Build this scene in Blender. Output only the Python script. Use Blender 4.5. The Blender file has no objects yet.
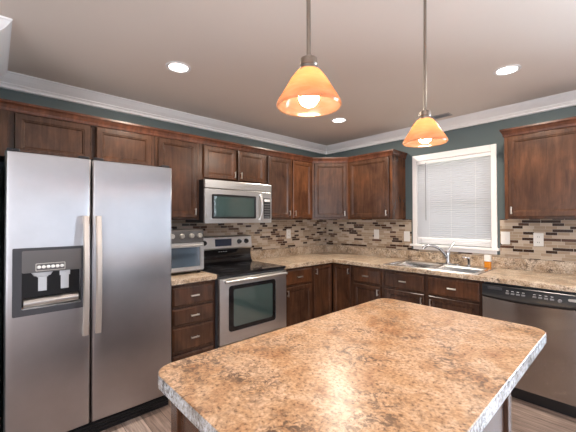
import bpy, bmesh, math, random
from mathutils import Vector, Matrix
R = math.radians
random.seed(7)
S = bpy.context.scene
COL = S.collection

# ------------------------------------------------------------------ camera
F_PX = 320.65
cam = bpy.data.cameras.new('camera')
cam.sensor_fit = 'HORIZONTAL'; cam.sensor_width = 36.0
cam.lens = F_PX * 36.0 / 576.0
cam.clip_start = 0.02
co = bpy.data.objects.new('camera', cam); COL.objects.link(co)
co.location = (3.0146, -3.5177, 1.3716)
co.rotation_euler = (R(90.6438), R(0.1476), R(47.4068))
S.camera = co

# ------------------------------------------------------------------ world, light, exposure
S.view_settings.view_transform = 'Standard'
S.view_settings.look = 'None'
S.view_settings.gamma = 1.0
S.view_settings.use_curve_mapping = False
S.view_settings.exposure = 0.56
S.cycles.use_denoising = True
S.cycles.max_bounces = 10
S.cycles.diffuse_bounces = 6
S.cycles.sample_clamp_indirect = 6.0
W = bpy.data.worlds.new('world'); S.world = W; W.use_nodes = True
wb = W.node_tree.nodes['Background']
wb.inputs[0].default_value = (0.93, 0.95, 1.0, 1); wb.inputs[1].default_value = 3.8

def area(name, loc, rot, sx, sy, power, color):
    l = bpy.data.lights.new(name, 'AREA'); l.shape = 'RECTANGLE'; l.size = sx; l.size_y = sy
    l.energy = power; l.color = color
    o = bpy.data.objects.new(name, l); COL.objects.link(o); o.location = loc; o.rotation_euler = rot
    return o
# daylight through the patio door in the window wall, right of the frame
area('patio_daylight', (4.05, 0.35, 1.25), (R(-90), 0, 0), 1.6, 2.0, 210, (0.68, 0.83, 1.0))

CEIL = 2.4065

# ------------------------------------------------------------------ materials
MATS = {}
def nt(name):
    m = bpy.data.materials.new(name); m.use_nodes = True
    t = m.node_tree
    return m, t, t.nodes['Principled BSDF']
def setp(b, **k):
    for a, v in k.items():
        a = a.replace('_', ' ')
        if a in ('Base Color', 'Emission Color') and len(v) == 3: v = (*v, 1)
        b.inputs[a].default_value = v
def plain(name, col, rough=0.5, metal=0.0, **k):
    m, t, b = nt(name); setp(b, Base_Color=col, Roughness=rough, Metallic=metal, **k)
    MATS[name] = m; return m
def N(t, typ, **k):
    n = t.nodes.new(typ)
    for a, v in k.items(): setattr(n, a, v)
    return n
def coords(t, scale=(1, 1, 1), rot=(0, 0, 0), out='Object'):
    tc = N(t, 'ShaderNodeTexCoord'); mp = N(t, 'ShaderNodeMapping')
    mp.inputs['Scale'].default_value = scale; mp.inputs['Rotation'].default_value = rot
    t.links.new(tc.outputs[out], mp.inputs[0]); return mp.outputs[0]
def ramp(t, fac, stops, interp='LINEAR'):
    r = N(t, 'ShaderNodeValToRGB'); e = r.color_ramp; e.interpolation = interp
    while len(e.elements) < len(stops): e.elements.new(0.5)
    for el, (p, c) in zip(e.elements, stops):
        el.position = p; el.color = (*c, 1)
    t.links.new(fac, r.inputs[0]); return r.outputs[0]
def noise(t, vec, scale, detail=4, rough=0.5, dist=0.0):
    n = N(t, 'ShaderNodeTexNoise'); n.inputs['Scale'].default_value = scale
    n.inputs['Detail'].default_value = detail; n.inputs['Roughness'].default_value = rough
    n.inputs['Distortion'].default_value = dist
    t.links.new(vec, n.inputs['Vector']); return n.outputs[0]
def mix(t, fac, a, b, mode='MIX'):
    m = N(t, 'ShaderNodeMix', data_type='RGBA', blend_type=mode)
    if isinstance(fac, (int, float)): m.inputs[0].default_value = fac
    else: t.links.new(fac, m.inputs[0])
    for s, v in ((6, a), (7, b)):
        if isinstance(v, tuple): m.inputs[s].default_value = (*v, 1)
        else: t.links.new(v, m.inputs[s])
    return m.outputs[2]
def bump(t, b, h, strength=0.2, dist=0.002):
    n = N(t, 'ShaderNodeBump'); n.inputs['Strength'].default_value = strength; n.inputs['Distance'].default_value = dist
    t.links.new(h, n.inputs['Height']); t.links.new(n.outputs[0], b.inputs['Normal'])

def wood_cab(name, dark, mid, light, rough):
    m, t, b = nt(name)
    oi = N(t, 'ShaderNodeObjectInfo')
    sc = N(t, 'ShaderNodeMath', operation='MULTIPLY'); sc.inputs[1].default_value = 40; t.links.new(oi.outputs['Random'], sc.inputs[0])
    def shifted(scale):
        ad = N(t, 'ShaderNodeVectorMath', operation='ADD'); t.links.new(coords(t, scale), ad.inputs[0])
        t.links.new(sc.outputs[0], ad.inputs[1]); return ad.outputs[0]
    n1 = noise(t, shifted((16, 16, 1.6)), 2.0, 6, 0.65, 0.5)
    c1 = ramp(t, n1, [(0.20, dark), (0.52, mid), (0.90, light)])
    n2 = noise(t, shifted((3.2, 3.2, 2.2)), 1.5, 4, 0.6, 0.6)
    c2 = ramp(t, n2, [(0.30, (0.58, 0.56, 0.58)), (0.50, (1.0, 0.98, 0.96)), (0.72, (1.55, 1.36, 1.16))])
    c = mix(t, 1.0, c1, c2, 'MULTIPLY')
    c3 = ramp(t, oi.outputs['Random'], [(0.0, (0.80, 0.82, 0.88)), (0.7, (1.0, 1.0, 1.0)), (1.0, (1.30, 1.12, 0.90))])
    t.links.new(mix(t, 1.0, c, c3, 'MULTIPLY'), b.inputs['Base Color'])
    setp(b, Roughness=rough)
    MATS[name] = m; return m
CAB = wood_cab('espresso_wood', (0.034, 0.0145, 0.008), (0.074, 0.0335, 0.018), (0.130, 0.063, 0.036), 0.25)
TRIMW = wood_cab('espresso_trim', (0.044, 0.016, 0.010), (0.085, 0.032, 0.018), (0.150, 0.062, 0.034), 0.25)
DARKIN = plain('cabinet_inside', (0.03, 0.015, 0.011), 0.6)

def laminate(name, pale, tan, rust, dark, rough=0.3):
    m, t, b = nt(name)
    v = coords(t)
    c = ramp(t, noise(t, v, 9, 5, 0.65, 0.6), [(0.30, rust), (0.47, tan), (0.62, pale)])
    fine = ramp(t, noise(t, v, 95, 4, 0.7, 0.2), [(0.34, (0.22, 0.16, 0.12)), (0.43, (0.85, 0.80, 0.76)), (0.52, (1.06, 1.06, 1.06)), (0.66, (1.36, 1.44, 1.54))])
    c = mix(t, 1.0, c, fine, 'MULTIPLY')
    sp = ramp(t, noise(t, v, 42, 6, 0.75, 1.0), [(0.49, (0, 0, 0)), (0.56, (1, 1, 1))])
    cl = ramp(t, noise(t, v, 5.5, 4, 0.6, 0.5), [(0.43, (0.04, 0.04, 0.04)), (0.62, (1, 1, 1))])
    c = mix(t, mix(t, 1.0, sp, cl, 'MULTIPLY'), c, dark)
    t.links.new(c, b.inputs['Base Color'])
    setp(b, Roughness=rough)
    MATS[name] = m; return m
LAM = laminate('speckled_laminate', (0.56, 0.39, 0.262), (0.47, 0.288, 0.158), (0.33, 0.155, 0.068), (0.115, 0.066, 0.042))
LAM2 = laminate('counter_laminate', (0.64, 0.54, 0.43), (0.50, 0.38, 0.27), (0.33, 0.22, 0.13), (0.11, 0.075, 0.05))

def mosaic():
    m, t, b = nt('strip_mosaic')
    tc = N(t, 'ShaderNodeTexCoord'); v = tc.outputs['Object']
    br = N(t, 'ShaderNodeTexBrick'); br.offset = 0.43; br.offset_frequency = 2; br.squash = 1.7; br.squash_frequency = 3
    sx = N(t, 'ShaderNodeSeparateXYZ'); t.links.new(v, sx.inputs[0])
    cb = N(t, 'ShaderNodeCombineXYZ'); t.links.new(sx.outputs[0], cb.inputs[0]); t.links.new(sx.outputs[2], cb.inputs[1])
    t.links.new(cb.outputs[0], br.inputs['Vector'])
    br.inputs['Scale'].default_value = 1.0
    br.inputs['Brick Width'].default_value = 0.080; br.inputs['Row Height'].default_value = 0.0262
    br.inputs['Mortar Size'].default_value = 0.0013; br.inputs['Mortar Smooth'].default_value = 0.1
    br.inputs['Bias'].default_value = 0
    br.inputs['Color1'].default_value = (0, 0, 0, 1); br.inputs['Color2'].default_value = (1, 1, 1, 1)
    br.inputs['Mortar'].default_value = (0.5, 0.5, 0.5, 1)
    c = ramp(t, br.outputs['Color'], [(0.0, (0.040, 0.018, 0.011)), (0.19, (0.40, 0.30, 0.215)), (0.36, (0.50, 0.405, 0.31)),
             (0.50, (0.31, 0.22, 0.15)), (0.60, (0.54, 0.44, 0.345)), (0.80, (0.41, 0.31, 0.22)), (0.92, (0.10, 0.050, 0.030))], 'CONSTANT')
    c = mix(t, br.outputs['Fac'], c, (0.55, 0.47, 0.39))
    t.links.new(c, b.inputs['Base Color'])
    rr = N(t, 'ShaderNodeMath', operation='MULTIPLY_ADD'); rr.inputs[1].default_value = 0.5; rr.inputs[2].default_value = 0.16
    t.links.new(br.outputs['Fac'], rr.inputs[0]); t.links.new(rr.outputs[0], b.inputs['Roughness'])
    inv = N(t, 'ShaderNodeMath', operation='SUBTRACT'); inv.inputs[0].default_value = 1; t.links.new(br.outputs['Fac'], inv.inputs[1])
    bump(t, b, inv.outputs[0], 0.5, 0.0015)
    return m
MOSAIC = mosaic()

def steel(name, tangent, rough=0.34, aniso=0.8, col=(0.62, 0.60, 0.60), brush=(1, 1, 1)):
    m, t, b = nt(name)
    setp(b, Metallic=1.0, Anisotropic=aniso)
    v = coords(t, brush)
    n = noise(t, v, 6, 3, 0.6)
    c = ramp(t, n, [(0.3, tuple(x * 0.97 for x in col)), (0.7, tuple(min(1, x * 1.03) for x in col))])
    t.links.new(c, b.inputs['Base Color'])
    rr = N(t, 'ShaderNodeMath', operation='MULTIPLY_ADD'); rr.inputs[1].default_value = 0.03; rr.inputs[2].default_value = rough - 0.015
    t.links.new(n, rr.inputs[0]); t.links.new(rr.outputs[0], b.inputs['Roughness'])
    if tangent:
        cv = N(t, 'ShaderNodeCombineXYZ')
        for i in range(3): cv.inputs[i].default_value = tangent[i]
        t.links.new(cv.outputs[0], b.inputs['Tangent'])
    MATS[name] = m; return m
ST_FRIDGE = steel('brushed_steel_upright', (0, 1, 0), 0.30, 0.93, (0.46, 0.445, 0.455), (1.5, 1.5, 1.5))
ST_DW = steel('brushed_steel_level', (0, 0, 1), 0.25, 1.0, (0.40, 0.365, 0.345), (1.5, 1.5, 1.5))
ST = steel('satin_steel', None, 0.30, 0.0, (0.66, 0.65, 0.64), (2, 2, 50))
GUN = plain('gunmetal', (0.20, 0.19, 0.185), 0.32, 1.0)
NICKEL = plain('satin_nickel', (0.72, 0.68, 0.62), 0.28, 1.0)
PEWTER = plain('dark_pewter', (0.30, 0.25, 0.21), 0.35, 1.0)
HANDLE = plain('pale_satin_metal', (0.80, 0.72, 0.65), 0.42, 1.0)
CHROME = plain('polished_chrome', (0.60, 0.60, 0.61), 0.10, 1.0)
SINKST = plain('sink_steel', (0.52, 0.52, 0.52), 0.24, 1.0)
BLACK = plain('black_plastic', (0.010, 0.010, 0.012), 0.28)
BLACKGL = plain('black_glass', (0.010, 0.010, 0.012), 0.06)
DKGREY = plain('dark_grey_plastic', (0.045, 0.045, 0.052), 0.40)
GREYPL = plain('grey_plastic', (0.22, 0.22, 0.23), 0.40)
WINGL = plain('oven_window_glass', (0.050, 0.085, 0.082), 0.05, IOR=2.3)
DISPLAY = plain('display_glass', (0.02, 0.03, 0.06), 0.15)
WHITEPL = plain('white_plastic', (0.80, 0.78, 0.75), 0.4)
MARK = plain('pale_marking', (0.75, 0.75, 0.75), 0.5)
TRIMWHITE = plain('white_trim_paint', (0.90, 0.875, 0.87), 0.30)
WALLP = plain('teal_grey_paint', (0.095, 0.125, 0.130), 0.6)
VENTM = plain('vent_grey', (0.42, 0.39, 0.37), 0.5)
RINGM = plain('burner_marking', (0.10, 0.10, 0.105), 0.25)
RUBBER = plain('rubber', (0.02, 0.02, 0.02), 0.8)
AMBER = plain('amber_soap', (0.85, 0.32, 0.03), 0.15, Transmission_Weight=0.35, IOR=1.4)
CRYSTAL = plain('clear_grey_plastic', (0.55, 0.56, 0.58), 0.12)
LABELW = plain('bottle_label', (0.82, 0.80, 0.76), 0.4)

def ceiling_mat():
    m, t, b = nt('ceiling_paint')
    n = noise(t, coords(t), 1.1, 3, 0.5)
    c = ramp(t, n, [(0.3, (0.77, 0.68, 0.61)), (0.7, (0.81, 0.72, 0.645))])
    t.links.new(c, b.inputs['Base Color']); setp(b, Roughness=0.75)
    bump(t, b, noise(t, coords(t), 160, 3, 0.6), 0.12, 0.001)
    return m
CEILM = ceiling_mat()

def floor_mat():
    m, t, b = nt('grey_plank_floor')
    tc = N(t, 'ShaderNodeTexCoord'); v = tc.outputs['Object']
    br = N(t, 'ShaderNodeTexBrick'); br.offset = 0.37; br.offset_frequency = 2
    t.links.new(v, br.inputs['Vector'])
    br.inputs['Scale'].default_value = 1
    br.inputs['Brick Width'].default_value = 1.1; br.inputs['Row Height'].default_value = 0.125
    br.inputs['Mortar Size'].default_value = 0.0016; br.inputs['Mortar Smooth'].default_value = 0.2
    br.inputs['Color1'].default_value = (0, 0, 0, 1); br.inputs['Color2'].default_value = (1, 1, 1, 1)
    br.inputs['Mortar'].default_value = (0.5, 0.5, 0.5, 1)
    base = ramp(t, br.outputs['Color'], [(0, (0.23, 0.17, 0.145)), (0.5, (0.35, 0.275, 0.24)), (1, (0.47, 0.385, 0.345))])
    g = noise(t, coords(t, (1.6, 22, 1)), 2.2, 6, 0.65, 0.6)
    gc = ramp(t, g, [(0.3, (0.45, 0.40, 0.38)), (0.5, (0.95, 0.93, 0.92)), (0.72, (1.6, 1.55, 1.5))])
    c = mix(t, 1.0, base, gc, 'MULTIPLY')
    c = mix(t, br.outputs['Fac'], c, (0.03, 0.02, 0.017))
    t.links.new(c, b.inputs['Base Color']); setp(b, Roughness=0.38)
    return m
FLOORM = floor_mat()

def emit(name, col, s):
    m, t, b = nt(name); setp(b, Base_Color=col, Emission_Color=col, Emission_Strength=s); return m
BULB = emit('bulb_glow', (1.0, 0.68, 0.42), 150)
LENS = emit('downlight_glow', (1.0, 0.95, 0.90), 6)

def shade_mat():
    m = bpy.data.materials.new('amber_alabaster_glass'); m.use_nodes = True; t = m.node_tree
    t.nodes.clear()
    out = N(t, 'ShaderNodeOutputMaterial')
    n = noise(t, coords(t, (1, 1, 2.5)), 14, 4, 0.6, 1.5)
    c = ramp(t, n, [(0.3, (0.90, 0.52, 0.29)), (0.55, (0.98, 0.64, 0.41)), (0.75, (1.0, 0.75, 0.55))])
    tr = N(t, 'ShaderNodeBsdfTranslucent'); df = N(t, 'ShaderNodeBsdfDiffuse'); gl = N(t, 'ShaderNodeBsdfGlossy')
    gl.inputs['Roughness'].default_value = 0.15
    dk = mix(t, 1.0, c, (0.25, 0.23, 0.22), 'MULTIPLY')
    for s in (tr, df): t.links.new(dk, s.inputs['Color'])
    m1 = N(t, 'ShaderNodeMixShader'); m1.inputs[0].default_value = 0.12
    t.links.new(tr.outputs[0], m1.inputs[1]); t.links.new(df.outputs[0], m1.inputs[2])
    m2 = N(t, 'ShaderNodeMixShader'); m2.inputs[0].default_value = 0.06
    t.links.new(m1.outputs[0], m2.inputs[1]); t.links.new(gl.outputs[0], m2.inputs[2])
    em = N(t, 'ShaderNodeEmission'); em.inputs[1].default_value = 0.16; t.links.new(c, em.inputs[0])
    ad = N(t, 'ShaderNodeAddShader'); t.links.new(m2.outputs[0], ad.inputs[0]); t.links.new(em.outputs[0], ad.inputs[1])
    t.links.new(ad.outputs[0], out.inputs[0])
    return m
SHADE = shade_mat()

def slat_mat():
    m = bpy.data.materials.new('blind_slat'); m.use_nodes = True; t = m.node_tree; t.nodes.clear()
    out = N(t, 'ShaderNodeOutputMaterial')
    tr = N(t, 'ShaderNodeBsdfTranslucent'); df = N(t, 'ShaderNodeBsdfDiffuse')
    tr.inputs[0].default_value = (0.80, 0.80, 0.82, 1); df.inputs[0].default_value = (0.60, 0.605, 0.63, 1)
    m1 = N(t, 'ShaderNodeMixShader'); m1.inputs[0].default_value = 0.90
    t.links.new(tr.outputs[0], m1.inputs[1]); t.links.new(df.outputs[0], m1.inputs[2]); t.links.new(m1.outputs[0], out.inputs[0])
    return m
SLAT = slat_mat()
def glass_mat():
    m = bpy.data.materials.new('window_glass'); m.use_nodes = True; t = m.node_tree; t.nodes.clear()
    out = N(t, 'ShaderNodeOutputMaterial')
    tr = N(t, 'ShaderNodeBsdfTransparent'); gl = N(t, 'ShaderNodeBsdfGlossy'); gl.inputs['Roughness'].default_value = 0.02
    lw = N(t, 'ShaderNodeLayerWeight'); lw.inputs[0].default_value = 0.25
    m1 = N(t, 'ShaderNodeMixShader'); t.links.new(lw.outputs['Fresnel'], m1.inputs[0])
    t.links.new(tr.outputs[0], m1.inputs[1]); t.links.new(gl.outputs[0], m1.inputs[2]); t.links.new(m1.outputs[0], out.inputs[0])
    return m
GLASS = glass_mat()
def grass_mat():
    m, t, b = nt('lawn_green')
    n = noise(t, coords(t), 3, 6, 0.7)
    c = ramp(t, n, [(0.3, (0.09, 0.13, 0.07)), (0.7, (0.20, 0.26, 0.15))])
    t.links.new(c, b.inputs['Base Color']); setp(b, Roughness=0.9); return m
LAWN = grass_mat()

# ------------------------------------------------------------------ mesh helpers
class MB:
    def __init__(s): s.bm = bmesh.new()
    def box(s, x0, x1, y0, y1, z0, z1, bev=0.0, seg=2, only=None):
        x0, x1 = sorted((x0, x1)); y0, y1 = sorted((y0, y1)); z0, z1 = sorted((z0, z1))
        vs = [s.bm.verts.new((x, y, z)) for x in (x0, x1) for y in (y0, y1) for z in (z0, z1)]
        q = [(0, 1, 3, 2), (4, 6, 7, 5), (0, 4, 5, 1), (2, 3, 7, 6), (0, 2, 6, 4), (1, 5, 7, 3)]
        fs = [s.bm.faces.new([vs[i] for i in f]) for f in q]
        if bev > 0:
            es = list({e for f in fs for e in f.edges})
            bmesh.ops.bevel(s.bm, geom=es, offset=bev, segments=seg, affect='EDGES', profile=0.5)
        return s
    def prism(s, pts, z0, z1):
        a = [s.bm.verts.new((x, y, z0)) for x, y in pts]; b = [s.bm.verts.new((x, y, z1)) for x, y in pts]
        n = len(pts)
        s.bm.faces.new(a[::-1]); s.bm.faces.new(b)
        for i in range(n): s.bm.faces.new((a[i], a[(i + 1) % n], b[(i + 1) % n], b[i]))
        return s
    def lathe(s, prof, c=(0, 0, 0), axis='Z', seg=32, closed=False):
        rings = []
        for r, h in prof:
            ring = []
            for k in range(seg):
                a = 2 * math.pi * k / seg; p, q = r * math.cos(a), r * math.sin(a)
                v = {'Z': (p, q, h), 'Y': (p, h, q), 'X': (h, p, q)}[axis]
                ring.append(s.bm.verts.new((v[0] + c[0], v[1] + c[1], v[2] + c[2])))
            rings.append(ring)
        for i in range(len(rings) - 1 + (1 if closed else 0)):
            A, B = rings[i], rings[(i + 1) % len(rings)]
            for k in range(seg): s.bm.faces.new((A[k], A[(k + 1) % seg], B[(k + 1) % seg], B[k]))
        if not closed:
            for ring in (rings[0], rings[-1]):
                try: s.bm.faces.new(ring)
                except ValueError: pass
        return s
    def tube(s, pts, r, seg=12, taper=None):
        pts = [Vector(p) for p in pts]; rings = []
        up = Vector((0, 0, 1))
        for i, p in enumerate(pts):
            d = (pts[min(i + 1, len(pts) - 1)] - pts[max(i - 1, 0)]).normalized()
            a = d.cross(up)
            if a.length < 0.05: a = d.cross(Vector((1, 0, 0)))
            a.normalize(); b = d.cross(a)
            rr = r if taper is None else taper[i]
            rings.append([s.bm.verts.new(p + rr * (math.cos(2 * math.pi * k / seg) * a + math.sin(2 * math.pi * k / seg) * b)) for k in range(seg)])
        for A, B in zip(rings, rings[1:]):
            for k in range(seg): s.bm.faces.new((A[k], A[(k + 1) % seg], B[(k + 1) % seg], B[k]))
        s.bm.faces.new(rings[0]); s.bm.faces.new(rings[-1]); return s
    def sweep(s, prof, path, closed_ends=True):
        # prof: closed loop of (out, z); path: list of (x, y); 'out' goes to the right of the walking direction
        P = [Vector(p) for p in path]; loops = []
        for i, p in enumerate(P):
            def rn(a, b):
                d = (b - a).normalized(); return Vector((d.y, -d.x))
            if i == 0: m = rn(P[0], P[1])
            elif i == len(P) - 1: m = rn(P[-2], P[-1])
            else:
                a, b = rn(P[i - 1], p), rn(p, P[i + 1]); m = (a + b) / (1 + a.dot(b))
            loops.append([s.bm.verts.new((p.x + m.x * o, p.y + m.y * o, z)) for o, z in prof])
        n = len(prof)
        for A, B in zip(loops, loops[1:]):
            for k in range(n): s.bm.faces.new((A[k], A[(k + 1) % n], B[(k + 1) % n], B[k]))
        if closed_ends: s.bm.faces.new(loops[0]); s.bm.faces.new(loops[-1])
        return s
    def grid(s, xs, ys, inc, z0, z1):
        nx, ny = len(xs) - 1, len(ys) - 1
        ok = lambda i, j: 0 <= i < nx and 0 <= j < ny and inc(0.5 * (xs[i] + xs[i + 1]), 0.5 * (ys[j] + ys[j + 1]))
        V = {}
        def v(i, j, z):
            k = (i, j, z)
            if k not in V: V[k] = s.bm.verts.new((xs[i], ys[j], z))
            return V[k]
        for i in range(nx):
            for j in range(ny):
                if not ok(i, j): continue
                for z in (z0, z1): s.bm.faces.new((v(i, j, z), v(i + 1, j, z), v(i + 1, j + 1, z), v(i, j + 1, z)))
                for di, dj, a, b in ((-1, 0, (i, j), (i, j + 1)), (1, 0, (i + 1, j), (i + 1, j + 1)), (0, -1, (i, j), (i + 1, j)), (0, 1, (i, j + 1), (i + 1, j + 1))):
                    if not ok(i + di, j + dj): s.bm.faces.new((v(*a, z0), v(*b, z0), v(*b, z1), v(*a, z1)))
        return s
    def frame(s, x0, x1, z0, z1, w, y0, y1, wt=None, wb=None):
        wt = w if wt is None else wt; wb = w if wb is None else wb
        s.box(x0, x0 + w, y0, y1, z0, z1); s.box(x1 - w, x1, y0, y1, z0, z1)
        s.box(x0 + w, x1 - w, y0, y1, z1 - wt, z1); s.box(x0 + w, x1 - w, y0, y1, z0, z0 + wb); return s
    def build(s, name, mat, parent=None, smooth=False, bevel=0.0, loc=None):
        bmesh.ops.recalc_face_normals(s.bm, faces=s.bm.faces[:])
        me = bpy.data.meshes.new(name); s.bm.to_mesh(me); s.bm.free()
        me.materials.append(mat)
        o = bpy.data.objects.new(name, me); COL.objects.link(o)
        if parent: o.parent = parent
        if loc: o.location = loc
        if smooth:
            for p in me.polygons: p.use_smooth = True
            me.set_sharp_from_angle(angle=R(40))
        if bevel > 0:
            b = o.modifiers.new('bevel', 'BEVEL'); b.width = bevel; b.segments = 2; b.limit_method = 'ANGLE'; b.angle_limit = R(40)
        return o
def tag(o, label, cat=None, group=None):
    o['label'] = label
    if cat: o['category'] = cat
    if group: o['group'] = group
    return o
def thing(name, label, cat, loc=(0, 0, 0), rz=0.0, group=None):
    o = bpy.data.objects.new(name, None); COL.objects.link(o)
    o.empty_display_size = 0.1; o.location = loc; o.rotation_euler = (0, 0, rz)
    return tag(o, label, cat, group)
def struct(o):
    o['kind'] = 'structure'; return o
def rrect(x0, x1, z0, z1, r, n=6):
    pts = []
    for cx, cz, a0 in ((x1 - r, z1 - r, 0), (x0 + r, z1 - r, 90), (x0 + r, z0 + r, 180), (x1 - r, z0 + r, 270)):
        for k in range(n + 1):
            a = R(a0 + 90 * k / n); pts.append((cx + r * math.cos(a), cz + r * math.sin(a)))
    return pts
def plate(mb, pts, y0, y1):
    # rounded outline in x, z given thickness along y
    a = [mb.bm.verts.new((x, y0, z)) for x, z in pts]; b = [mb.bm.verts.new((x, y1, z)) for x, z in pts]; n = len(pts)
    mb.bm.faces.new(a); mb.bm.faces.new(b[::-1])
    for i in range(n): mb.bm.faces.new((a[i], a[(i + 1) % n], b[(i + 1) % n], b[i]))
    return mb
def ringplate(mb, o, i, y0, y1):
    L = [[mb.bm.verts.new((x, y, z)) for x, z in pts] for pts, y in ((o, y0), (i, y0), (i, y1), (o, y1))]; n = len(o)
    for a in range(4):
        A, B = L[a], L[(a + 1) % 4]
        for k in range(n): mb.bm.faces.new((A[k], A[(k + 1) % n], B[(k + 1) % n], B[k]))
    return mb

# ------------------------------------------------------------------ room shell
XR, YF = 6.0, -6.2
PX, PY = 0.77, -3.535           # end of the short partition beside the refrigerator
struct(MB().box(-0.2, XR, YF, 0.2, -0.06, 0.0).build('floor', FLOORM))
struct(MB().box(-0.2, XR, YF, 0.2, CEIL, CEIL + 0.12).build('ceiling', CEILM))
struct(MB().box(-0.15, 0, PY, 0.15, 0, CEIL).build('wall_left', WALLP))
struct(MB().box(-0.15, PX, YF, PY, 0, CEIL).build('wall_partition', WALLP))
WX0, WX1, WZ0, WZ1 = 1.340, 2.074, 1.095, 2.020       # kitchen window opening
DX0, DX1, DZ1 = 3.20, 4.95, 2.06                      # patio door opening
wall = MB().grid([0, WX0, WX1, DX0, DX1, XR], [0, WZ0, WZ1, DZ1 if DZ1 > WZ1 else WZ1, CEIL],
    lambda x, z: not (WX0 < x < WX1 and WZ0 < z < WZ1) and not (DX0 < x < DX1 and z < DZ1), 0, 0.15)
for v in wall.bm.verts: v.co = Vector((v.co.x, v.co.z, v.co.y))
struct(wall.build('wall_back', WALLP))
struct(MB().box(XR, XR + 0.15, YF, 0.15, 0, CEIL).build('wall_right', plain('pale_grey_paint', (0.66, 0.66, 0.68), 0.7)))
struct(MB().box(PX, 2.6, YF - 0.15, YF, 0, CEIL).build('wall_front_baffle', MATS['pale_grey_paint']))  # unseen wall length, added to dim reflections in the cabinets and dishwasher
struct(MB().box(-30, 40, 0.5, 60, -0.35, -0.30).build('ground', LAWN))

# crown moulding at the ceiling
c0 = CEIL
prof = [(0, c0 - 0.0005), (0.084, c0 - 0.0005), (0.084, c0 - 0.010), (0.078, c0 - 0.014), (0.072, c0 - 0.024), (0.058, c0 - 0.042), (0.040, c0 - 0.058),
        (0.030, c0 - 0.066), (0.030, c0 - 0.072), (0.022, c0 - 0.080), (0.018, c0 - 0.088), (0.018, c0 - 0.098), (0.010, c0 - 0.103), (0, c0 - 0.104)]
struct(MB().sweep(prof, [(PX, YF), (PX, PY), (0, PY), (0, 0), (XR, 0)]).build('trim_1', TRIMWHITE))
bprof = [(0, 0), (0.014, 0), (0.014, 0.075), (0.008, 0.088), (0, 0.09)]
struct(MB().sweep(bprof, [(PX, YF), (PX, PY), (0.02, PY)]).build('baseboard_partition', TRIMWHITE))

# kitchen window
win = thing('window_1', 'white trimmed kitchen window above the sink', 'window', (0, 0, 0)); del win['category']; struct(win)
f = MB()
f.box(1.295, WX0, -0.020, 0, 1.096, 2.085, 0.003); f.box(WX1, 2.122, -0.020, 0, 1.096, 2.085, 0.003)
f.box(WX0, WX1, -0.020, 0, WZ1, 2.085, 0.003)
f.box(WX0, WX0 + 0.0012, 0.0005, 0.074, 1.096, WZ1); f.box(WX1 - 0.0012, WX1, 0.0005, 0.074, 1.096, WZ1); f.box(WX0 + 0.0013, WX1 - 0.0013, 0.0005, 0.074, WZ1 - 0.0012, WZ1)
f.build('casing', TRIMWHITE, win)
f = MB(); f.box(1.275, 2.142, -0.055, 0, 1.072, 1.0955, 0.005); f.box(WX0 + 0.001, WX1 - 0.001, 0, 0.09, 1.085, 1.0945)
f.box(1.300, 2.117, -0.018, 0, 1.036, 1.072, 0.003); f.build('window_sill', TRIMWHITE, win)
f = MB(); f.frame(WX0 + .001, WX1 - .001, WZ0 + .001, WZ1 - .001, 0.022, 0.075, 0.140)
f.frame(WX0 + .023, WX1 - .023, WZ0 + .023, 1.575, 0.036, 0.085, 0.108)
f.frame(WX0 + .023, WX1 - .023, 1.545, WZ1 - .023, 0.036, 0.110, 0.132)
f.build('sash', TRIMWHITE, win)
MB().box(WX0 + .05, WX1 - .05, 0.094, 0.098, WZ0 + .05, 1.55).build('pane', GLASS, win)
MB().box(WX0 + .05, WX1 - .05, 0.119, 0.123, 1.57, WZ1 - .05).build('pane', GLASS, win)

# patio door (right of the frame; it lights the island and shows in the oven glass)
pd = thing('door_1', 'white sliding glass patio door', 'door', (0, 0, 0)); del pd['category']; struct(pd)
f = MB(); f.frame(DX0 + .001, DX1 - .001, 0.001, DZ1 - .001, 0.05, 0.02, 0.13); f.frame(DX0 + .06, 4.12, 0.06, DZ1 - .06, 0.07, 0.03, 0.07)
f.frame(4.04, DX1 - .06, 0.06, DZ1 - .06, 0.07, 0.08, 0.12); f.build('door_frame', TRIMWHITE, pd)
MB().box(DX0 + .13, 4.05, 0.048, 0.052, 0.13, DZ1 - .13).build('pane', GLASS, pd)
MB().box(4.11, DX1 - .13, 0.098, 0.102, 0.13, DZ1 - .13).build('pane', GLASS, pd)

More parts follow.
